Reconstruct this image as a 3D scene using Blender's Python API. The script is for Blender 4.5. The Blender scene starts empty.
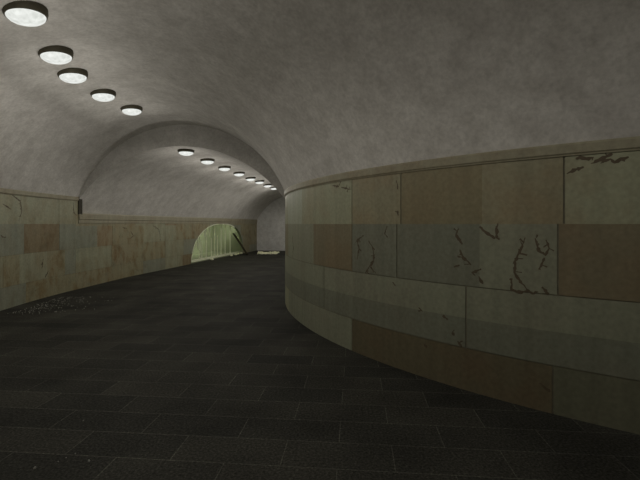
import bpy, bmesh, math, random
from mathutils import Vector, noise as mnoise
rnd = random.Random(7)
sc = bpy.context.scene
COL = sc.collection
rad = math.radians

# ---------------------------------------------------------------- place
EYE = 1.65
CX, CY = 6.43, 9.17            # centre of the curved passage
RI, RO, RM = 7.2, 12.6, 9.9    # inner wall, outer wall, centre line
TH_ARCH = -4.45                # radial plane of the transverse arch (degrees)
TH_BACK = 118.0
SPRING1, RISE1, VR1, HW1 = 2.33, 1.79, 2.93, 2.70
D2 = Vector((math.sin(rad(9.3)), math.cos(rad(9.3)), 0))   # axis of the straight passage
N2 = Vector((D2.y, -D2.x, 0))
A2 = Vector((-3.50, 9.92, 0))
SPRING2, RISE2, VR2, HW2 = 1.90, 1.69, 3.265, 2.86
LEN2 = 14.75
OP_C, OP_HW, OP_H = 9.26, 3.05, 1.68      # arched opening in the far left wall


def circ(R, deg):
    return Vector((CX - R * math.cos(rad(deg)), CY - R * math.sin(rad(deg)), 0))


def axis2(o, t):
    return A2 + N2 * o + D2 * t


ARCH_TAN = Vector((math.sin(rad(-TH_ARCH)), math.cos(rad(-TH_ARCH)), 0))


def start2(o):
    """distance along the straight passage at which offset o meets the arch plane"""
    p = axis2(o, 0)
    c = Vector((CX, CY, 0))
    return (c - p).dot(ARCH_TAN) / D2.dot(ARCH_TAN)


def ceil1(o):
    return SPRING1 + RISE1 - VR1 + math.sqrt(max(0, VR1 ** 2 - o * o))


def ceil2(o):
    return SPRING2 + RISE2 - VR2 + math.sqrt(max(0, VR2 ** 2 - o * o))


# ---------------------------------------------------------------- materials
def nodes_of(name):
    m = bpy.data.materials.new(name)
    m.use_nodes = True
    nt = m.node_tree
    return m, nt, nt.nodes['Principled BSDF']


def N(nt, kind, **kw):
    n = nt.nodes.new(kind)
    for k, v in kw.items():
        if hasattr(n, k):
            setattr(n, k, v)
        else:
            n.inputs[k].default_value = v
    return n


def ramp(nt, src, stops):
    r = nt.nodes.new('ShaderNodeValToRGB')
    el = r.color_ramp.elements
    while len(el) > 1:
        el.remove(el[-1])
    el[0].position, el[0].color = stops[0][0], (*stops[0][1], 1)
    for p, c in stops[1:]:
        e = el.new(p)
        e.color = (*c, 1)
    nt.links.new(src, r.inputs['Fac'])
    return r


def mix(nt, blend, fac, a, b):
    m = nt.nodes.new('ShaderNodeMix')
    m.data_type = 'RGBA'
    m.blend_type = blend
    for i, v in ((0, fac), (6, a), (7, b)):
        if isinstance(v, (int, float)):
            m.inputs[i].default_value = v
        elif isinstance(v, tuple):
            m.inputs[i].default_value = (*v, 1)
        else:
            nt.links.new(v, m.inputs[i])
    return m.outputs[2]


def stone(name, base, warm, amount=0.5, rough=0.5, rust=0.0):
    """weathered marble cladding: base tone with cloudy warm staining and fine run-down streaks"""
    m, nt, b = nodes_of(name)
    co = nt.nodes.new('ShaderNodeTexCoord')
    n1 = N(nt, 'ShaderNodeTexNoise', Scale=1.7, Detail=5.0, Roughness=0.6)
    nt.links.new(co.outputs['Object'], n1.inputs['Vector'])
    r1 = ramp(nt, n1.outputs['Fac'], [(0.46, (0, 0, 0)), (0.62, (1, 1, 1))])
    f = N(nt, 'ShaderNodeMath', operation='MULTIPLY')
    nt.links.new(r1.outputs['Color'], f.inputs[0])
    f.inputs[1].default_value = amount
    c = mix(nt, 'MIX', f.outputs[0], base, warm)
    mp = nt.nodes.new('ShaderNodeMapping')
    mp.inputs['Scale'].default_value = (9, 9, 0.8)
    nt.links.new(co.outputs['Object'], mp.inputs['Vector'])
    n2 = N(nt, 'ShaderNodeTexNoise', Scale=1.0, Detail=3.0)
    nt.links.new(mp.outputs[0], n2.inputs['Vector'])
    r2 = ramp(nt, n2.outputs['Fac'], [(0.3, (0.9, 0.9, 0.9)), (0.7, (1.06, 1.06, 1.06))])
    c = mix(nt, 'MULTIPLY', 1.0, c, r2.outputs['Color'])
    n3 = N(nt, 'ShaderNodeTexNoise', Scale=26.0, Detail=3.0)
    nt.links.new(co.outputs['Object'], n3.inputs['Vector'])
    r3 = ramp(nt, n3.outputs['Fac'], [(0.3, (0.88, 0.87, 0.86)), (0.7, (1.08, 1.08, 1.08))])
    c = mix(nt, 'MULTIPLY', 1.0, c, r3.outputs['Color'])
    if rust:
        # rusty run-down stains and grey-green bloom on the older slabs
        for sc_, lo, hi, tint, k in (((4.2, 4.2, 2.6), 0.46, 0.66, (0.72, 0.56, 0.40), rust), ((2.6, 2.6, 3.4), 0.54, 0.66, (0.72, 0.78, 0.80), rust * .8),
                                     ((13, 13, 9), 0.58, 0.72, (0.58, 0.50, 0.40), rust * .8)):
            m2 = nt.nodes.new('ShaderNodeMapping')
            m2.inputs['Scale'].default_value = sc_
            m2.inputs['Location'].default_value = (sc_[2], sc_[0] * 2, 3)
            nt.links.new(co.outputs['Object'], m2.inputs['Vector'])
            n4 = N(nt, 'ShaderNodeTexNoise', Scale=1.0, Detail=6.0, Roughness=0.65)
            nt.links.new(m2.outputs[0], n4.inputs['Vector'])
            r4 = ramp(nt, n4.outputs['Fac'], [(lo, (0, 0, 0)), (hi, (k, k, k))])
            t4 = mix(nt, 'MULTIPLY', 1.0, c, tint)
            c = mix(nt, 'MIX', r4.outputs['Color'], c, t4)
    nt.links.new(c, b.inputs['Base Color'])
    b.inputs['Roughness'].default_value = rough
    b.inputs['Specular IOR Level'].default_value = 0.25
    return m


def flat(name, col, rough=0.7, metal=0.0, var=0.12, scale=18.0):
    m, nt, b = nodes_of(name)
    co = nt.nodes.new('ShaderNodeTexCoord')
    n = N(nt, 'ShaderNodeTexNoise', Scale=scale, Detail=4.0)
    nt.links.new(co.outputs['Object'], n.inputs['Vector'])
    lo = tuple(c * (1 - var) for c in col)
    hi = tuple(min(1, c * (1 + var)) for c in col)
    r = ramp(nt, n.outputs['Fac'], [(0.3, lo), (0.7, hi)])
    nt.links.new(r.outputs['Color'], b.inputs['Base Color'])
    b.inputs['Roughness'].default_value = rough
    b.inputs['Metallic'].default_value = metal
    b.inputs['Specular IOR Level'].default_value = 0.2
    return m


def plaster(name, col, dark, speck=0.42, bump=0.05):
    m, nt, b = nodes_of(name)
    co = nt.nodes.new('ShaderNodeTexCoord')
    n1 = N(nt, 'ShaderNodeTexNoise', Scale=0.9, Detail=6.0, Roughness=0.62, Distortion=0.4)
    n2 = N(nt, 'ShaderNodeTexNoise', Scale=22.0, Detail=4.0, Roughness=0.7)
    n3 = N(nt, 'ShaderNodeTexNoise', Scale=4.5, Detail=5.0, Roughness=0.65)
    for n in (n1, n2, n3):
        nt.links.new(co.outputs['Object'], n.inputs['Vector'])
    r1 = ramp(nt, n1.outputs['Fac'], [(0.32, dark), (0.66, col)])
    lo = 1 - 0.35 * speck
    r2 = ramp(nt, n2.outputs['Fac'], [(0.32, (lo, lo, lo)), (0.62, (1.06, 1.06, 1.06))])
    r3 = ramp(nt, n3.outputs['Fac'], [(0.3, (0.84, 0.83, 0.82)), (0.7, (1.1, 1.1, 1.1))])
    c = mix(nt, 'MULTIPLY', 1.0, r1.outputs['Color'], r2.outputs['Color'])
    c = mix(nt, 'MULTIPLY', 1.0, c, r3.outputs['Color'])
    nt.links.new(c, b.inputs['Base Color'])
    bp = N(nt, 'ShaderNodeBump', Strength=bump, Distance=0.02)
    nt.links.new(n2.outputs['Fac'], bp.inputs['Height'])
    nt.links.new(bp.outputs[0], b.inputs['Normal'])
    b.inputs['Roughness'].default_value = 0.9
    b.inputs['Specular IOR Level'].default_value = 0.1
    return m


def granite_floor():
    m, nt, b = nodes_of('dark_granite_paving')
    co = nt.nodes.new('ShaderNodeTexCoord')
    mp = nt.nodes.new('ShaderNodeMapping')
    mp.inputs['Rotation'].default_value = (0, 0, rad(5.0))
    mp.inputs['Location'].default_value = (0.12, -0.085, 0)
    nt.links.new(co.outputs['Object'], mp.inputs['Vector'])
    br = nt.nodes.new('ShaderNodeTexBrick')
    br.offset = 0.5
    for k, v in {'Scale': 1.0, 'Mortar Size': 0.004, 'Mortar Smooth': 0.2, 'Bias': 0.0,
                 'Brick Width': 0.78, 'Row Height': 0.326}.items():
        br.inputs[k].default_value = v
    br.inputs['Color1'].default_value = (*FLOOR_A, 1)
    br.inputs['Color2'].default_value = (*FLOOR_B, 1)
    br.inputs['Mortar'].default_value = (*FLOOR_M, 1)
    nt.links.new(mp.outputs[0], br.inputs['Vector'])
    n1 = N(nt, 'ShaderNodeTexNoise', Scale=55.0, Detail=4.0, Roughness=0.75)
    n2 = N(nt, 'ShaderNodeTexNoise', Scale=1.3, Detail=5.0)
    for n in (n1, n2):
        nt.links.new(co.outputs['Object'], n.inputs['Vector'])
    r1 = ramp(nt, n1.outputs['Fac'], [(0.36, (0.45, 0.45, 0.43)), (0.58, (1.2, 1.2, 1.17)), (0.68, (2.1, 2.1, 2.0))])
    r2 = ramp(nt, n2.outputs['Fac'], [(0.3, (0.7, 0.7, 0.7)), (0.7, (1.25, 1.25, 1.22))])
    c = mix(nt, 'MULTIPLY', 1.0, br.outputs['Color'], r1.outputs['Color'])
    c = mix(nt, 'MULTIPLY', 1.0, c, r2.outputs['Color'])
    nt.links.new(c, b.inputs['Base Color'])
    b.inputs['Roughness'].default_value = 0.75
    b.inputs['Specular IOR Level'].default_value = 0.03
    return m


FLOOR_A, FLOOR_B, FLOOR_M = (0.049, 0.048, 0.042), (0.034, 0.034, 0.031), (0.088, 0.088, 0.077)

M = {}
M['G'] = stone('pale_green_marble', (0.300, 0.310, 0.212), (0.285, 0.245, 0.152))
M['L'] = stone('light_green_marble', (0.332, 0.357, 0.272), (0.306, 0.306, 0.221), 0.4)
M['O'] = stone('ochre_marble', (0.222, 0.198, 0.118), (0.214, 0.176, 0.102), 0.8)
M['V'] = stone('olive_marble', (0.262, 0.247, 0.161), (0.262, 0.214, 0.128), 0.7)
M['B'] = stone('brown_marble', (0.198, 0.174, 0.112), (0.204, 0.164, 0.100), 0.8)
M['S'] = stone('slate_green_marble', (0.240, 0.252, 0.182), (0.228, 0.224, 0.165), 0.5)
M['D'] = stone('dark_slate_and_shade_marble', (0.186, 0.196, 0.147), (0.182, 0.180, 0.134), 0.5)
M['T'] = stone('tan_marble', (0.290, 0.268, 0.172), (0.262, 0.215, 0.128), 0.7)
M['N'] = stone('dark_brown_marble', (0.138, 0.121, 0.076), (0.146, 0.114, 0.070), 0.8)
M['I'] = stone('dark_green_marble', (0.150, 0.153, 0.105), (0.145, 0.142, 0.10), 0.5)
M['C'] = stone('cornice_stone', (0.289, 0.272, 0.191), (0.238, 0.200, 0.128), 0.6)
M['G2'] = stone('stained_green_marble', (0.305, 0.312, 0.215), (0.30, 0.28, 0.18), 0.5, 0.5, 0.5)
M['T2'] = stone('stained_tan_marble', (0.290, 0.275, 0.175), (0.29, 0.25, 0.15), 0.6, 0.5, 0.8)
M['S2'] = stone('stained_slate_marble', (0.25, 0.265, 0.20), (0.27, 0.27, 0.20), 0.5, 0.5, 0.4)
M['B2'] = stone('stained_brown_marble', (0.235, 0.195, 0.115), (0.22, 0.17, 0.10), 0.7, 0.5, 0.7)
M['O2'] = stone('stained_ochre_marble', (0.285, 0.240, 0.148), (0.26, 0.20, 0.115), 0.7, 0.5, 0.8)
M['V2'] = stone('stained_olive_marble', (0.30, 0.28, 0.18), (0.27, 0.225, 0.135), 0.7, 0.5, 1.0)
M['M'] = flat('groove_mortar', (0.17, 0.16, 0.115))
M['K'] = flat('dark_marble_veining', (0.105, 0.083, 0.054), 0.6)
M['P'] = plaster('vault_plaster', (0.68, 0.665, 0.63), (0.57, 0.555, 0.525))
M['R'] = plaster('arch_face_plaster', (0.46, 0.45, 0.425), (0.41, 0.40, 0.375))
M['E'] = plaster('end_wall_plaster', (0.66, 0.66, 0.64), (0.57, 0.57, 0.555))
M['F'] = granite_floor()
M['A'] = flat('alcove_green_plaster', (0.245, 0.265, 0.18), 0.85, 0, 0.12, 3.0)
M['W'] = flat('pale_green_paint', (0.80, 0.83, 0.64), 0.6)
M['Q'] = flat('pale_plaster_and_lit_floor', (0.86, 0.86, 0.62), 0.9, 0, 0.12, 30.0)  # plaster lumps, and the lit floor patch painted in at the far end
M['X'] = flat('grey_crumbs', (0.30, 0.30, 0.27), 0.9, 0, 0.25, 40.0)
M['Y'] = flat('dark_stone_edge', (0.045, 0.04, 0.028))  # near-black tone for the wall return at the arch
M['wood'] = flat('dark_plank_wood', (0.03, 0.025, 0.012), 0.8, 0, 0.3, 12.0)
M['H'] = flat('dark_bronze_housing', (0.085, 0.078, 0.055), 0.6, 0.2)


def opal():
    m, nt, b = nodes_of('opal_glass_lit')
    co = nt.nodes.new('ShaderNodeTexCoord')
    n = N(nt, 'ShaderNodeTexNoise', Scale=14.0, Detail=3.0)
    nt.links.new(co.outputs['Object'], n.inputs['Vector'])
    r = ramp(nt, n.outputs['Fac'], [(0.3, (0.62, 0.64, 0.60)), (0.7, (0.86, 0.88, 0.84))])
    b.inputs['Base Color'].default_value = (0.02, 0.02, 0.02, 1)
    b.inputs['Specular IOR Level'].default_value = 0.0
    nt.links.new(r.outputs['Color'], b.inputs['Emission Color'])
    b.inputs['Emission Strength'].default_value = 1.0
    b.inputs['Roughness'].default_value = 0.5
    return m


M['U'] = opal()


# ---------------------------------------------------------------- helpers
def link(name, me, mats, parent=None, kind=None):
    o = bpy.data.objects.new(name, me)
    COL.objects.link(o)
    for m in mats:
        me.materials.append(m)
    if parent:
        o.parent = parent
    if kind:
        o['kind'] = kind
    return o


def tag(o, label, cat, group=None, kind=None):
    o['label'] = label
    o['category'] = cat
    if group:
        o['group'] = group
    if kind:
        o['kind'] = kind
    return o


def thing(name, label, cat, loc, rz=0, group=None):
    o = bpy.data.objects.new(name, None)
    COL.objects.link(o)
    o.location = loc
    o.rotation_euler = (0, 0, rz)
    o.empty_display_size = 0.1
    return tag(o, label, cat, group)


def mesh(name, verts, faces, mids=None, smooth=False):
    me = bpy.data.meshes.new(name)
    me.from_pydata([tuple(v) for v in verts], [], faces)
    if mids:
        me.polygons.foreach_set('material_index', mids)
    if smooth:
        me.polygons.foreach_set('use_smooth', [True] * len(faces))
    me.update()
    return me


class MB:
    def __init__(self):
        self.v, self.f, self.m = [], [], []

    def quad(self, a, b, c, d, m=0):
        i = len(self.v)
        self.v += [a, b, c, d]
        self.f.append((i, i + 1, i + 2, i + 3))
        self.m.append(m)

    def box(self, c, sx, sy, sz, m=0, ax=Vector((1, 0, 0)), ay=Vector((0, 1, 0)), az=Vector((0, 0, 1))):
        p = [c + ax * (i * sx / 2) + ay * (j * sy / 2) + az * (k * sz / 2)
             for k in (-1, 1) for j in (-1, 1) for i in (-1, 1)]
        b = len(self.v)
        self.v += p
        for f in ((0, 2, 3, 1), (4, 5, 7, 6), (0, 1, 5, 4), (2, 6, 7, 3), (0, 4, 6, 2), (1, 3, 7, 5)):
            self.f.append(tuple(b + q for q in f))
            self.m.append(m)


# ---------------------------------------------------------------- marble clad walls
MATKEYS = ['G', 'L', 'O', 'V', 'B', 'S', 'D', 'T', 'M', 'K', 'N', 'I']


def clad_wall(name, fn, s0, s1, ds, unit, courses, veins=(), hole=None, suffix=''):
    """fn(s, off) gives the plan point at s, pushed off metres into the passage.
    courses: (z0, z1, [(s_start, key), ...]) with keys in lower-case when no groove precedes them."""
    mb = MB()
    G = 0.0045 if suffix else 0.008
    DEP = 0.008

    def col(sa, sb, za, zb, off, mi):
        ha = hole(sa) if hole else -1
        hb = hole(sb) if hole else -1
        a0, b0 = max(za, ha), max(zb * 0 + za, hb)
        if a0 >= zb and b0 >= zb:
            return
        a0, b0 = min(a0, zb), min(b0, zb)
        pa, pb = fn(sa, off), fn(sb, off)
        up = Vector((0, 0, 1))
        mb.quad(pa + up * a0, pb + up * b0, pb + up * zb, pa + up * zb, mi)

    def run(sa, sb, za, zb, off, mi):
        n = max(1, int(math.ceil((sb - sa) / ds)))
        for i in range(n):
            col(sa + (sb - sa) * i / n, sa + (sb - sa) * (i + 1) / n, za, zb, off, mi)

    top = max(c[1] for c in courses)
    run(s0, s1, 0.0, top, -DEP, MATKEYS.index('M'))
    g = G / unit
    up = Vector((0, 0, 1))
    for (z0, z1, gb, slabs) in courses:
        sl = sorted(slabs)
        for i, (s, key) in enumerate(sl):
            e = sl[i + 1][0] if i + 1 < len(sl) else s1
            nxt_g = i + 1 < len(sl) and sl[i + 1][1].isupper()
            a = s + (g if key.isupper() else 0)
            b = e - (g if nxt_g else 0)
            mi = MATKEYS.index(key.upper())
            za = z0 + (G if gb else 0)
            run(a, b, za, z1, 0.0, mi)
            # slab edges down to the mortar bed
            for q, on in ((a, key.isupper()), (b, nxt_g)):
                if on and not (hole and hole(q) > z1):
                    zq = max(za, hole(q)) if hole else za
                    p, r = fn(q, 0), fn(q, -DEP)
                    mb.quad(p + up * zq, r + up * zq, r + up * z1, p + up * z1, mi)
            if gb:
                n = max(1, int(math.ceil((b - a) / ds)))
                for k in range(n):
                    q0, q1 = a + (b - a) * k / n, a + (b - a) * (k + 1) / n
                    if hole and max(hole(q0), hole(q1)) > za:
                        continue
                    mb.quad(fn(q0, 0) + up * za, fn(q1, 0) + up * za, fn(q1, -DEP) + up * za, fn(q0, -DEP) + up * za, mi)
    # veins: narrow dark mineral streaks lying in the polished face
    r2 = random.Random(3)
    more = []
    for pts in veins:
        for (p, q) in zip(pts[:-1], pts[1:]):
            L = math.hypot((q[0] - p[0]) * unit, q[1] - p[1])
            for k in range(int(L / 0.09) + (r2.random() < .6)):
                u, a, l = r2.random(), r2.uniform(0, 6.28), r2.uniform(.025, .07)
                b0 = (p[0] + (q[0] - p[0]) * u, p[1] + (q[1] - p[1]) * u)
                more.append([b0, (b0[0] + math.cos(a) * l / unit, b0[1] + math.sin(a) * l * .8)])
    for vi, pts in enumerate(list(veins) + more):
        vw = VEIN_W if vi < len(veins) else VEIN_W * 0.6
        fine = []
        for (p, q) in zip(pts[:-1], pts[1:]):
            L = math.hypot((q[0] - p[0]) * unit, q[1] - p[1])
            n = max(2, int(L / 0.018))
            for k in range(n):
                u = k / n
                fine.append((p[0] + (q[0] - p[0]) * u + r2.uniform(-.0045, .0045) / unit,
                             p[1] + (q[1] - p[1]) * u + r2.uniform(-.0045, .0045)))
        fine.append(pts[-1])
        n = len(fine)
        prev = None
        for k, (s, z) in enumerate(fine):
            k0, k1 = max(0, k - 1), min(n - 1, k + 1)
            dx, dz = (fine[k1][0] - fine[k0][0]) * unit, fine[k1][1] - fine[k0][1]
            L = math.hypot(dx, dz) or 1
            w = (0.0035 + 0.008 * r2.random() ** 1.5) * (0.4 + 0.6 * math.sin(math.pi * (k + .4) / n)) * vw
            ns, nz = -dz / L * w / unit, dx / L * w
            a = fn(s + ns, 0.0015) + up * (z + nz)
            b = fn(s - ns, 0.0015) + up * (z - nz)
            if prev:
                mb.quad(prev[0], prev[1], b, a, MATKEYS.index('K'))
            prev = (a, b)
    return link(name, mesh(name, mb.v, mb.f, mb.m), [M.get(k + suffix, M[k]) for k in MATKEYS], kind='structure')


VEIN_W = 1.8
VEINS = [('R', [(45.633, 1.605), (45.397, 1.548), (45.712, 1.483), (45.944, 1.446)]), ('R', [(45.712, 1.398), (46.021, 1.316), (46.626, 1.247)]), ('R', [(45.238, 1.215), (45.712, 1.238)]), ('R', [(46.701, 1.173), (47.429, 1.214)]), ('R', [(47.213, 1.142), (47.571, 1.074)]), ('R', [(47.285, 1.625), (47.713, 1.58), (48.473, 1.511)]), ('R', [(48.541, 1.617), (48.608, 1.511)]), ('R', [(50.536, 1.525), (50.227, 1.414), (49.913, 1.326), (49.786, 1.205), (50.227, 1.124), (50.961, 1.023)]), ('R', [(50.164, 1.379), (50.658, 1.37)]), ('R', [(49.659, 1.152), (49.595, 1.047), (49.976, 1.027), (50.719, 1.045)]), ('R', [(51.2, 1.527), (51.377, 1.411), (51.786, 1.38), (52.073, 1.439), (51.843, 1.512)]), ('R', [(51.786, 1.356), (51.436, 1.246)]), ('R', [(51.611, 1.098), (52.016, 1.038)]), ('R', [(53.093, 2.079), (53.631, 2.111), (54.051, 2.127)]), ('R', [(53.56, 2.196), (53.842, 2.208), (54.327, 2.192), (54.6, 2.199)]), ('R', [(54.464, 2.149), (55.003, 2.179), (55.594, 2.217)]), ('R', [(55.069, 2.157), (55.464, 2.178), (55.724, 2.145), (56.044, 2.172), (56.422, 2.182)]), ('R', [(54.566, 2.282), (54.802, 2.273)]), ('R', [(29.755, 2.187), (30.905, 2.162), (31.448, 2.233)]), ('R', [(31.448, 2.144), (33.134, 2.103)]), ('R', [(39.652, 2.11), (39.652, 2.046)]), ('R', [(39.652, 1.799), (39.76, 1.746)]), ('R', [(38.418, 1.627), (38.065, 1.527)]), ('R', [(35.23, 1.512), (34.216, 1.437), (34.512, 1.343), (34.216, 1.197)]), ('R', [(35.917, 1.444), (36.578, 1.356), (36.707, 1.22), (36.185, 1.123), (36.962, 1.052)]), ('R', [(36.185, 1.146), (35.508, 1.034)]), ('R', [(15.889, 1.418), (16.513, 1.22), (15.889, 1.047)]), ('R', [(39.102, 0.98), (39.434, 0.942)]), ('R', [(44.196, 0.696), (44.697, 0.668)]), ('R', [(41.954, 0.741), (42.332, 0.707)]), ('R', [(45.581, 0.469), (45.893, 0.421)]), ('R', [(42.518, 0.348), (42.793, 0.336)]), ('R', [(45.104, 0.552), (45.264, 0.518)]), ('R', [(51.475, 0.243), (52.111, 0.186)]), ('L', [(6.889, 2.313), (5.562, 2.226), (4.533, 2.115), (4.272, 1.912), (4.707, 1.706)]), ('L', [(6.889, 2.038), (5.73, 1.939)]), ('L', [(-3.581, 2.185), (-3.686, 1.937), (-4.105, 1.877)]), ('L', [(7.133, 1.441), (6.889, 1.403), (6.48, 1.389)]), ('L', [(1.183, 0.876), (1.371, 0.658)]), ('L', [(0.422, 0.578), (0.899, 0.45)]), ('S', [(2.238, 1.422), (2.38, 1.27), (2.191, 1.187)]), ('S', [(3.473, 1.594), (3.82, 1.46), (3.94, 1.057)]), ('S', [(1.829, 1.543), (2.053, 1.512)])]
VEINS_BY = {w: [p for ww, p in VEINS if ww == w] for w in 'RLS'}


def fn_right(s, off):
    return circ(RI + off, s)


def fn_left(s, off):
    return circ(RO - off, s)


FAR0 = -0.198


def fn_far(s, off):
    # the straight wall runs out of the end of the curved one
    return axis2(-HW2 + off + 0.227 * max(0.0, 1 - (s - FAR0) / 2.2), s)


def fill(start, end, step, keys, seed):
    r = random.Random(seed)
    out, s = [], start
    while s < end:
        out.append((s, r.choice(keys)))
        s += step * r.uniform(0.7, 1.3)
    return out


right_courses = [
    (0.0, 0.414, False, fill(-10, 20, 5.5, 'SGT', 1) + [(20.9, 'S'), (33.37, 'N'), (39.5, 'n'), (46.0, 'n'), (52.27, 'I')] + fill(61, TH_BACK, 6, 'SBGD', 2)),  # bottom course, partly in darker brown and green tones
    (0.414, 0.715, True, [(-10, 'S'), (7.5, 'D'), (27.75, 'D'), (36.8, 'd'), (46.23, 'D'), (50.3, 'd')] + [(61.5, 'D'), (70, 'S'), (82, 'D'), (95, 'S'), (106, 'D')]),  # lower half of the course: shade band painted in with darker slabs
    (0.715, 1.03, False, [(-10, 'G'), (7.5, 'S'), (27.75, 'S'), (46.23, 'S'), (50.3, 's')] + [(61.5, 'S'), (70, 'G'), (82, 'S'), (95, 'G'), (106, 'S')]),
    (1.03, 1.65, True, fill(-10, 8, 6, 'SB', 3) + [(12.0, 'S'), (20.88, 's'), (24.9, 'b'), (33.37, 'D'), (39.59, 'D'), (47.3, 's'), (52.57, 'B')] + fill(63, TH_BACK, 7, 'SBGD', 4)),
    (1.65, 2.33, False, fill(-10, 8, 6, 'GT', 5) + [(12.0, 'L'), (20.88, 'g'), (33.37, 'V'), (40.05, 'O'), (47.49, 'v'), (52.93, 'G')] + fill(63, TH_BACK, 8, 'GOVL', 6)),
]
left_courses = [
    (0.0, 0.42, False, [(TH_ARCH, 'T'), (-1.3, 't'), (3.69, 'S'), (10, 'G')] + fill(17, TH_BACK, 5, 'GTSB', 11)),
    (0.42, 1.03, True, [(TH_ARCH, 's'), (-2.24, 't'), (0.6, 'g'), (4.6, 't'), (6.82, 'G'), (11.5, 'T')] + fill(17, TH_BACK, 5, 'GTS', 12)),
    (1.03, 1.65, True, [(TH_ARCH, 's'), (-1.35, 'B'), (3.97, 's'), (9, 'T')] + fill(15, TH_BACK, 5, 'GTSB', 13)),
    (1.65, 2.33, False, [(TH_ARCH, 'g'), (-1.28, 'G'), (4.1, 'g'), (8.6, 'T')] + fill(15, TH_BACK, 5, 'GTL', 14)),
]
far_courses = [
    (0.0, 0.42, False, [(-0.3, 'V'), (1.1, 't'), (2.9, 'S'), (4.24, 'g'), (5.5, 'b'), (12.3, 'T'), (13.4, 's')]),
    (0.42, 1.03, True, [(-0.3, 'G'), (1.25, 'V'), (2.6, 't'), (4.24, 'G'), (5.6, 'S'), (12.3, 't'), (13.2, 'V')]),
    (1.03, 1.60, True, [(-0.3, 's'), (0.57, 'o'), (1.3, 'T'), (2.47, 't'), (2.95, 'g'), (4.24, 'G'), (5.01, 't'), (6.2, 'V'), (7.4, 't'), (10.5, 's'), (12.0, 'T'), (13.4, 'v')]),
    (1.60, 1.90, False, [(-0.3, 'T'), (2.5, 'g'), (4.24, 'O'), (5.0, 't'), (8.0, 'G'), (11, 't')]),
]


def hole_far(s):
    u = (s - OP_C) / OP_HW
    p = 2.15 if u < 0 else 2.6
    return OP_H * (1 - abs(u) ** p) ** (1 / p) if abs(u) < 1 else -1


d1 = rad(1.0)
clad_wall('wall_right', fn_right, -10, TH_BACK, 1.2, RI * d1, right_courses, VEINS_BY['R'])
clad_wall('wall_left', fn_left, TH_ARCH, TH_BACK, 0.8, RO * d1, left_courses, VEINS_BY['L'], None, '2')
clad_wall('wall_farleft', fn_far, FAR0, LEN2, 0.075, 1.0, far_courses, VEINS_BY['S'], hole_far, '2')


# far right side of the straight passage (mostly behind the curved wall)
def fn_farright(s, off):
    return axis2(HW2 - off, s)


clad_wall('wall_farright', fn_farright, start2(HW2), LEN2, 0.5, 1.0,
          [(0, .42, False, fill(-0.6, LEN2, 1.3, 'SBT', 21)), (.42, 1.03, True, fill(-0.6, LEN2, 1.2, 'GST', 22)),
           (1.03, 1.9, True, fill(-0.6, LEN2, 1.3, 'GSB', 23))])


# cornices: moulded strips along the wall tops
def cornice(name, fn, s0, s1, ds, prof):
    n = int(math.ceil((s1 - s0) / ds))
    v, f = [], []
    k = len(prof)
    for i in range(n + 1):
        s = s0 + (s1 - s0) * i / n
        for off, z in prof:
            p = fn(s, off)
            v.append((p.x, p.y, z))
    for i in range(n):
        for j in range(k - 1):
            f.append((i * k + j, i * k + j + 1, (i + 1) * k + j + 1, (i + 1) * k + j))
    for base in (0, n * k):
        f.append(tuple(base + j for j in range(k)))
    return link(name, mesh(name, v, f), [M['C']], kind='structure')


P1 = [(-0.06, 2.228), (0.012, 2.228), (0.014, 2.240), (0.024, 2.250), (0.026, 2.318), (0.018, 2.336), (-0.06, 2.336)]
cornice('trim_1', fn_right, -10, TH_BACK, 1.2, P1)
cornice('trim_2', fn_left, TH_ARCH, TH_BACK, 0.8, P1)
P2 = [(-0.30, 1.665), (0.012, 1.665), (0.014, 1.675), (0.014, 1.755), (0.03, 1.77), (0.03, 1.90), (0.022, 1.93), (-0.30, 1.93)]
cornice('trim_3', fn_far, FAR0, LEN2, 0.3, P2)
cornice('trim_4', fn_farright, start2(HW2), LEN2, 0.6, P2)

# wall end of the outer curved wall at the arch (shallow return)
mb = MB()
pa, pb = circ(RO, TH_ARCH), circ(RO + 0.35, TH_ARCH)
up = Vector((0, 0, 1))
inw = (pa - pb).normalized()
mb.box(pa + inw * (0.03 - 0.19) + up * 2.115 + ARCH_TAN * 0.05, 0.38, 0.13, 0.44, 0, inw, ARCH_TAN)
link('wall_return', mesh('wall_return', mb.v, mb.f), [M['Y']], kind='structure')


# ---------------------------------------------------------------- vaults
def grid(name, rows, mat, smooth=True):
    k = len(rows[0])
    v = [p for r in rows for p in r]
    f = []
    for i in range(len(rows) - 1):
        for j in range(k - 1):
            f.append((i * k + j, i * k + j + 1, (i + 1) * k + j + 1, (i + 1) * k + j))
    return link(name, mesh(name, v, f, None, smooth), [mat], kind='structure')


NV = 36
a1 = math.asin(HW1 / VR1)
offs1 = [VR1 * math.sin(-a1 + 2 * a1 * j / NV) for j in range(NV + 1)]
rows = []
nth = 90
for i in range(nth + 1):
    th = TH_ARCH + (TH_BACK - TH_ARCH) * i / nth
    rows.append([circ(RM + o, th) + up * ceil1(o) for o in offs1])
grid('ceiling', rows, M['P'])
a2 = math.asin(HW2 / VR2)
offs2 = [VR2 * math.sin(-a2 + 2 * a2 * j / NV) for j in range(NV + 1)]
rows = []
for i in range(41):
    rows.append([axis2(o, start2(o) + (LEN2 - start2(o)) * i / 40) + up * ceil2(o) for o in offs2])
grid('ceiling_far', rows, M['P'])

# face of the arch: step between the tall and the low vault
outer = [circ(RM - o, TH_ARCH) + up * ceil1(o) for o in offs1]
outer = [circ(RM + o, TH_ARCH) + up * ceil1(o) for o in reversed(offs1)]
inner = [axis2(o, start2(o)) + up * ceil2(o) for o in offs2]
outer = [circ(RO, TH_ARCH)] + outer + [circ(RI, TH_ARCH)]
inner = [axis2(-HW2, start2(-HW2))] + inner + [axis2(HW2, start2(HW2))]
grid('wall_arch', [outer, inner], M['R'], False)

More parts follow.
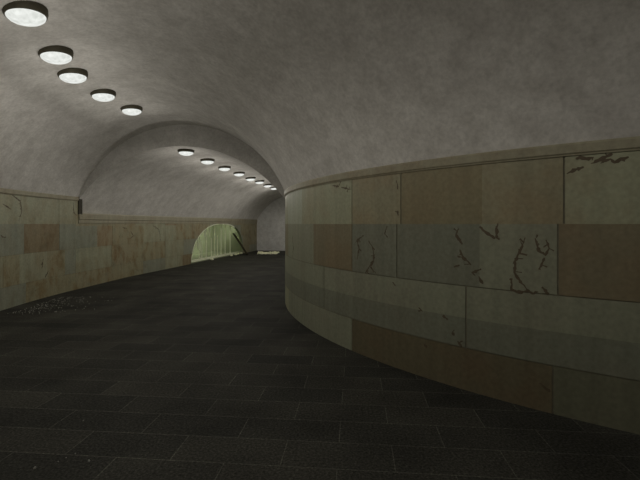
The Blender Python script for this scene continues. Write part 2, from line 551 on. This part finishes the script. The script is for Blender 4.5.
# end wall, following the low vault
pts = [axis2(-HW2, LEN2)] + [axis2(o, LEN2) + up * ceil2(o) for o in offs2] + [axis2(HW2, LEN2)]
link('wall_end', mesh('wall_end', pts, [tuple(range(len(pts)))]), [M['E']], kind='structure')

# rear end of the curved passage (behind the viewer)
pts = [circ(RO, TH_BACK)] + [circ(RM + o, TH_BACK) + up * ceil1(o) for o in reversed(offs1)] + [circ(RI, TH_BACK)]
link('wall_back', mesh('wall_back', pts, [tuple(range(len(pts)))]), [M['P']], kind='structure')

# ---------------------------------------------------------------- floor
lp = [circ(RO + 0.1, TH_BACK + (TH_ARCH - TH_BACK) * i / 80) for i in range(81)] + [axis2(-HW2 - .1, 0.3), axis2(-HW2 - 0.1, LEN2 + .05)]
rp = [circ(RI - 0.1, TH_BACK + (TH_ARCH - TH_BACK) * i / 80) for i in range(81)] + [axis2(HW2 + .1, start2(HW2) + 0.4), axis2(HW2 + 0.1, LEN2 + .05)]
grid('floor', [[a, b] for a, b in zip(lp, rp)], M['F'], False)

# ---------------------------------------------------------------- alcove behind the arched opening
ALC_D, ALC_H = 2.4, 2.3
REV = 0.12
mb = MB()
n = 40
for i in range(n):
    ta, tb = math.pi * i / n, math.pi * (i + 1) / n
    sa, sb = OP_C - OP_HW * math.cos(ta), OP_C - OP_HW * math.cos(tb)
    za, zb = max(0, hole_far(sa)), max(0, hole_far(sb))
    mb.quad(fn_far(sa, 0) + up * za, fn_far(sb, 0) + up * zb, fn_far(sb, -REV) + up * zb, fn_far(sa, -REV) + up * za, 0)
s0, s1 = OP_C - OP_HW - .6, OP_C + OP_HW + 1.2
# inner wall face round the opening, seen from the alcove
for i in range(80):
    sa, sb = s0 + (s1 - s0) * i / 80, s0 + (s1 - s0) * (i + 1) / 80
    za, zb = max(0, hole_far(sa)), max(0, hole_far(sb))
    mb.quad(fn_far(sa, -REV) + up * za, fn_far(sb, -REV) + up * zb, fn_far(sb, -REV) + up * ALC_H, fn_far(sa, -REV) + up * ALC_H, 0)
link('wall_alcove_front', mesh('wall_alcove_front', mb.v, mb.f), [M['A']], kind='structure')
c = [fn_far(s0, -REV), fn_far(s1, -REV), fn_far(s1, -ALC_D), fn_far(s0, -ALC_D)]
for nm, i, j in (('wall_alcove_right', 1, 2), ('wall_alcove_back', 2, 3), ('wall_alcove_left', 3, 0)):
    mb = MB()
    mb.quad(c[i], c[j], c[j] + up * ALC_H, c[i] + up * ALC_H, 0)
    link(nm, mesh(nm, mb.v, mb.f), [M['A']], kind='structure')
mb = MB()
mb.quad(*[p + up * ALC_H for p in c], 0)
link('ceiling_alcove', mesh('ceiling_alcove', mb.v, mb.f), [M['A']], kind='structure')
mb = MB()
mb.quad(fn_far(s0, -0.09), fn_far(s1, -0.09), c[2], c[3])
link('floor_alcove', mesh('floor_alcove', mb.v, mb.f), [M['A']], kind='structure')

# ---------------------------------------------------------------- bar grille in the opening
GO = -0.35
g_org = fn_far(OP_C, GO)
grille = thing('bar_grille', 'pale green grille of upright bars, some broken, inside the low arched opening', 'grille', g_org)


def g_loc(s, z, off=0.0):
    return D2 * (s - OP_C) + N2 * off + up * z


def g_part(name, fnc):
    mb = MB()
    fnc(mb)
    return link(name, mesh(name, mb.v, mb.f), [M['W']], grille)


G0, G1 = OP_C - OP_HW + .1, OP_C + OP_HW + .55
g_part('bottom_rail', lambda b: b.box(g_loc((G0 + G1) / 2, 0.045), G1 - G0, 0.06, 0.09, 0, D2, N2))
g_part('top_rail', lambda b: b.box(g_loc((G0 + G1) / 2, 1.95), G1 - G0, 0.05, 0.05, 0, D2, N2))


def bar(s, z0, z1, w=0.045):
    """round upright bar with a small collar at its foot or cap"""
    def make(b):
        prof = [(w * .5, z0), (w * .5, z1)]
        if z0 < 0.2:
            prof = [(w * .9, z0), (w * .9, z0 + .05), (w * .5, z0 + .07), (w * .5, z1)]
        if z1 < 1.8:
            prof += [(w * .3, z1 + .015)]
        k = 10
        c0 = len(b.v)
        for r, z in prof:
            for i in range(k):
                a = 2 * math.pi * i / k
                b.v.append(g_loc(s, z) + Vector((math.cos(a) * r, math.sin(a) * r, 0)))
        for j in range(len(prof) - 1):
            for i in range(k):
                b.f.append((c0 + j * k + i, c0 + j * k + (i + 1) % k, c0 + (j + 1) * k + (i + 1) % k, c0 + (j + 1) * k + i))
        b.f.append(tuple(c0 + i for i in range(k)))
        b.f.append(tuple(c0 + (len(prof) - 1) * k + i for i in range(k)))
    o = g_part('bar', make)
    return o


def lit_edge_strip(b):  # added pale strip that paints in the lit edge of the opening
    pts = []
    for i in range(61):
        a = math.pi * (0.0 + 0.70 * i / 60)
        q = OP_C - (OP_HW - 0.004) * math.cos(a)
        pts.append((q, max(0.0, hole_far(q))))
    n = len(pts)
    for i, (q, z) in enumerate(pts):
        k0, k1 = pts[max(0, i - 1)], pts[min(n - 1, i + 1)]
        tx, tz = k1[0] - k0[0], k1[1] - k0[1]
        L = math.hypot(tx, tz)
        nx, nz = tz / L, -tx / L
        if nz > 0 or (nx < 0 and q < OP_C):
            nx, nz = -nx, -nz
        for w, dd in ((0.0, -.005), (0.045, -.005), (0.045, -.05), (0.0, -.05)):
            p = fn_far(q + nx * w, dd) + up * max(0, z + nz * w)
            b.v.append(p - g_org)
    for i in range(n - 1):
        for j in range(4):
            b.f.append((i * 4 + j, i * 4 + (j + 1) % 4, (i + 1) * 4 + (j + 1) % 4, (i + 1) * 4 + j))
    b.f += [(0, 1, 2, 3), tuple((n - 1) * 4 + j for j in range(4))]


g_part('lit_edge_strip', lit_edge_strip)
for s in (7.68, 8.35, 9.30, 10.07, 10.59, 11.27):
    bar(s, 0.09, 1.925)
for s, zt in ((7.89, 0.83), (8.92, 0.98), (9.64, 1.07)):
    bar(s, 0.09, zt, 0.04)['label'] = 'broken bar standing short on the bottom rail'
for s, zb in ((7.49, 0.54), (8.20, 1.05), (8.71, 1.03)):
    bar(s, zb, 1.925, 0.04)['label'] = 'broken bar hanging short from the top'

# ---------------------------------------------------------------- leaning plank
foot = Vector((-3.90, 21.35, 0.0))
headp = fn_far(11.62, GO + 0.03) + up * 1.12
ax = (headp - foot).normalized()
L = (headp - foot).length
side = D2.cross(ax).normalized()
wid = ax.cross(side).normalized()
foot = foot + up * (0.09 * abs(wid.z) + 0.022 * abs(side.z) + 0.004)
pl = thing('wooden_plank', 'dark wooden plank leaning in the low arched opening by its right edge', 'plank', foot)
mb = MB()
sec = [(-.088, -.022), (.088, -.022), (.095, -.012), (.095, .012), (.088, .022), (-.088, .022), (-.095, .012), (-.095, -.012)]
NS = 14
for i in range(NS + 1):
    u = i / NS
    bow = 0.012 * math.sin(math.pi * u)
    for w, t in sec:
        jag = 0.02 * math.sin(w * 90) if i == NS else 0
        mb.v.append(ax * (u * (L - .03) + jag) + wid * w + side * (t + bow))
for i in range(NS):
    for j in range(8):
        mb.f.append((i * 8 + j, i * 8 + (j + 1) % 8, (i + 1) * 8 + (j + 1) % 8, (i + 1) * 8 + j))
mb.f.append(tuple(range(8)))
mb.f.append(tuple(NS * 8 + j for j in range(8)))
link('board', mesh('board', mb.v, mb.f), [M['wood']], pl)


# ---------------------------------------------------------------- plaster lumps and crumbs
def lump_mesh(name, r, seed, flatten=0.65):
    bm = bmesh.new()
    bmesh.ops.create_icosphere(bm, subdivisions=2, radius=r)
    for v in bm.verts:
        d = mnoise.noise(v.co * (1.6 / r) + Vector((seed * 3.1, seed, 0))) * 0.35 + mnoise.noise(v.co * (3.5 / r) + Vector((0, seed * 2.3, 0))) * 0.2
        v.co *= 1 + d
        v.co.z *= flatten
    zmin = min(v.co.z for v in bm.verts)
    for v in bm.verts:
        v.co.z = max(v.co.z - zmin - 0.12 * r, 0.0)
    me = bpy.data.meshes.new(name)
    bm.to_mesh(me)
    bm.free()
    return me


ordn = ['leftmost', 'second from the left', 'third from the left', 'fourth from the left', 'rightmost']
for i, (s, r) in enumerate(((8.0, .085), (10.35, .075), (10.95, .08), (11.32, .07), (11.75, .085))):
    o = link('plaster_lump', lump_mesh('plaster_lump', r, i + 1), [M['Q']])
    o.location = fn_far(s, 0.10)
    tag(o, f'pale plaster lump below the barred arched opening, {ordn[i]} of five', 'rubble', 'plaster lumps along the arched opening')

# lit floor patch at the far end, put in as pale crumbs, one object
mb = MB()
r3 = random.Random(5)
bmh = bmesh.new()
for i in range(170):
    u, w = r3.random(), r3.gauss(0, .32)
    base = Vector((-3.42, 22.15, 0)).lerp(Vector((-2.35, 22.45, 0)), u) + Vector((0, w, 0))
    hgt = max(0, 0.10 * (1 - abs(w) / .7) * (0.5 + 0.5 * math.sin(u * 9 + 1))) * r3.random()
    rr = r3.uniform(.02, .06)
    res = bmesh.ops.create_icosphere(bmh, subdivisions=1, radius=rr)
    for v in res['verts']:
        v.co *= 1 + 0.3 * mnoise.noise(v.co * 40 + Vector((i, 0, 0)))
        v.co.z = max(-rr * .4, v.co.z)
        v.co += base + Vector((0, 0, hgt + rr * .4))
me = bpy.data.meshes.new('lit_floor_patch')
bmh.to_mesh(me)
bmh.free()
o = link('lit_floor_patch', me, [M['Q']])
tag(o, 'low scatter of pale yellowish crumbs standing in for a lit patch of floor before the grey end wall', 'rubble', None, 'stuff')

# crumbs on the paving by the left wall
bmh = bmesh.new()
for i in range(266):
    if i < 260:
        d = 7.3 + 1.8 * r3.random()
        xx = -5.75 + abs(r3.gauss(0.25, .45)) - 0.05 * (d - 7.3)
    else:
        d, xx = r3.uniform(2.6, 3.4), r3.uniform(-2.0, -1.6)
    rr = r3.uniform(.004, .0095)
    res = bmesh.ops.create_icosphere(bmh, subdivisions=1, radius=rr)
    for v in res['verts']:
        v.co *= 1 + 0.4 * mnoise.noise(v.co * 120 + Vector((i, 0, 0)))
        v.co += Vector((xx, d, rr * .7))
me = bpy.data.meshes.new('plaster_crumbs')
bmh.to_mesh(me)
bmh.free()
o = link('plaster_crumbs', me, [M['X']])
tag(o, 'fine pale crumbs strewn over the dark floor at the foot of the left wall', 'debris', None, 'stuff')


# ---------------------------------------------------------------- ceiling lamps
def lathe(name, prof, mat, parent, seg=40, label=None):
    v, f = [], []
    for r, z in prof:
        for i in range(seg):
            a = 2 * math.pi * i / seg
            v.append((r * math.cos(a), r * math.sin(a), z))
    for j in range(len(prof) - 1):
        for i in range(seg):
            f.append((j * seg + i, j * seg + (i + 1) % seg, (j + 1) * seg + (i + 1) % seg, (j + 1) * seg + i))
    f.append(tuple(range(seg)))
    f.append(tuple((len(prof) - 1) * seg + i for i in range(seg)))
    o = link(name, mesh(name, v, f, None, True), [mat], parent)
    return o


LR = 0.213
PROTO = None


def lamp(p, zc, label, group, tilt):
    """p: plan point, zc: ceiling height there; origin at the ceiling"""
    global PROTO
    if PROTO is None:
        t = thing('ceiling_lamp', label, 'lamp', (p.x, p.y, zc), 0, group)
        h = lathe('housing', [(LR * .99, 0.07), (LR, 0.0), (LR * .99, -.03), (LR * .965, -.036), (LR * .93, -.066), (LR * .90, -.07), (LR * .86, -.068), (LR * .84, -.055)], M['H'], t)
        dprof = [(LR * .875 * math.cos(a), -.064 - .08 * math.sin(a)) for a in [rad(q) for q in (0, 12, 25, 38, 50, 62, 74, 84)]]
        d = lathe('diffuser', dprof, M['U'], t)
        d['label'] = 'glowing white opal dome'
        t.rotation_euler = Vector((0, 0, 1)).rotation_difference((up - tilt * 0.5).normalized()).to_euler()
        PROTO = t
        return t
    t = PROTO.copy()
    COL.objects.link(t)
    t.location = (p.x, p.y, zc)
    t.rotation_euler = Vector((0, 0, 1)).rotation_difference((up - tilt * 0.5).normalized()).to_euler()
    tag(t, label, 'lamp', group)
    for ch in list(PROTO.children):
        c = ch.copy()
        COL.objects.link(c)
        c.parent = t
    return t


def light_pair(p, zc, power, nrm=None, glow=None, tint=(1.0, 0.95, 0.87), name='passage_light'):
    nrm = nrm or Vector((0, 0, -1))
    glow = GLOW if glow is None else glow
    l = bpy.data.lights.new(name, 'SPOT')
    l.energy = power
    l.color = tint
    l.spot_size = rad(178)
    l.spot_blend = SPOT_BLEND
    l.shadow_soft_size = 0.01
    o = bpy.data.objects.new(name, l)
    COL.objects.link(o)
    o.location = (p.x, p.y, zc - .24)
    g = bpy.data.lights.new(name, 'POINT')
    g.energy = power * glow
    g.color = tint
    g.shadow_soft_size = 0.01
    o = bpy.data.objects.new(name, g)
    COL.objects.link(o)
    o.location = Vector((p.x, p.y, zc)) + nrm * GLOW_D


P_NEAR, P_FAR, GLOW, SPOT_BLEND = 12.2, 18.5, 0.45, 0.35
GLOW_D = 0.72
near = [((-3.22, 4.367), 'largest round ceiling lamp, in the upper left corner, nearest of all'),
        ((-3.624, 5.48), 'second nearest round ceiling lamp, just beyond the one in the upper left corner'),
        ((-3.866, 6.246), 'round ceiling lamp in the middle of the five before the arch'),
        ((-3.964, 7.306), 'fourth round ceiling lamp from the viewer, next to last before the arch'),
        ((-3.94, 8.362), 'last round ceiling lamp before the arch, just above its curved edge')]
for (x, y), lab in near:
    o_ = math.hypot(x - CX, y - CY) - RM
    q_ = (Vector((CX, CY, 0)) - Vector((x, y, 0))).normalized() * (o_ / VR1)
    lamp(Vector((x, y, 0)), ceil1(o_), lab, 'ceiling lamps before the arch', q_)
    light_pair(Vector((x, y, 0)), ceil1(o_), P_NEAR, (q_ + Vector((0, 0, -1))).normalized())
for t, o_ in ((12.7, 1.5),):  # added unseen light, brightens the end wall and the floor before it
    light_pair(axis2(o_, t), ceil2(o_), 38.0, None, 0.03)
# the lamps of the same row that lie behind the viewer light the place from there
for th in (33, 40, 47, 54, 61, 69, 77, 85, 95, 105):
    p = circ(10.7, th)
    q_ = (Vector((CX, CY, 0)) - p).normalized() * (.8 / VR1)
    light_pair(p, ceil1(.8), P_NEAR * (1.22 if th < 50 else 1.06), (q_ + Vector((0, 0, -1))).normalized(), 0.44 if th < 50 else 0.08)
far = [(0.566, -0.109), (2.063, -0.208), (3.547, -0.293), (5.02, -0.339), (6.595, -0.438), (7.798, -0.441), (9.298, -0.527), (10.578, -0.569)]
fl = ['nearest round ceiling lamp beyond the arch, just under its crown',
      'second round ceiling lamp beyond the arch', 'third round ceiling lamp beyond the arch',
      'fourth round ceiling lamp beyond the arch', 'fifth round ceiling lamp beyond the arch, fourth from the far end',
      'sixth round ceiling lamp beyond the arch, third from the far end',
      'next to last small round ceiling lamp beyond the arch',
      'farthest and smallest round ceiling lamp beyond the arch']
for (t, o_), lab in zip(far, fl):
    p = axis2(o_, t)
    lamp(p, ceil2(o_), lab, 'ceiling lamps beyond the arch', -N2 * (o_ / VR2))
    light_pair(p, ceil2(o_), P_FAR)

# greenish lamp inside the alcove, above the arched opening
l = bpy.data.lights.new('alcove_light', 'AREA')
l.shape = 'RECTANGLE'
l.size, l.size_y = 5.5, 0.12
l.energy = 112
l.color = (0.96, 1.0, 0.78)
o = bpy.data.objects.new('alcove_light', l)
COL.objects.link(o)
o.location = fn_far(OP_C + 0.9, -REV - .08) + up * 2.22
zdir = (-(fn_far(0, -1) - fn_far(0, 0)) * 0.55 + up * 0.85).normalized()
from mathutils import Matrix
xdir = D2.copy()
ydir = zdir.cross(xdir).normalized()
o.rotation_euler = Matrix((xdir, ydir, zdir)).transposed().to_euler()

# ---------------------------------------------------------------- world, camera, view
w = bpy.data.worlds.new('dim_surroundings')
sc.world = w
w.use_nodes = True
w.node_tree.nodes['Background'].inputs['Color'].default_value = (0.05, 0.05, 0.05, 1)
w.node_tree.nodes['Background'].inputs['Strength'].default_value = 0.2

cam = bpy.data.cameras.new('camera')
cam.sensor_fit = 'HORIZONTAL'
cam.sensor_width = 36
cam.lens = 36 * 400 / 640
cam.shift_y = -16 / 640
cam.clip_start = 0.05
co = bpy.data.objects.new('camera', cam)
COL.objects.link(co)
co.location = (0, 0, EYE)
co.rotation_euler = (rad(90), 0, 0)
sc.camera = co

vs = sc.view_settings
sc.display_settings.display_device = 'sRGB'
vs.view_transform = 'Standard'
vs.look = 'None'
vs.exposure = 0.07
vs.gamma = 1.0
vs.use_curve_mapping = False
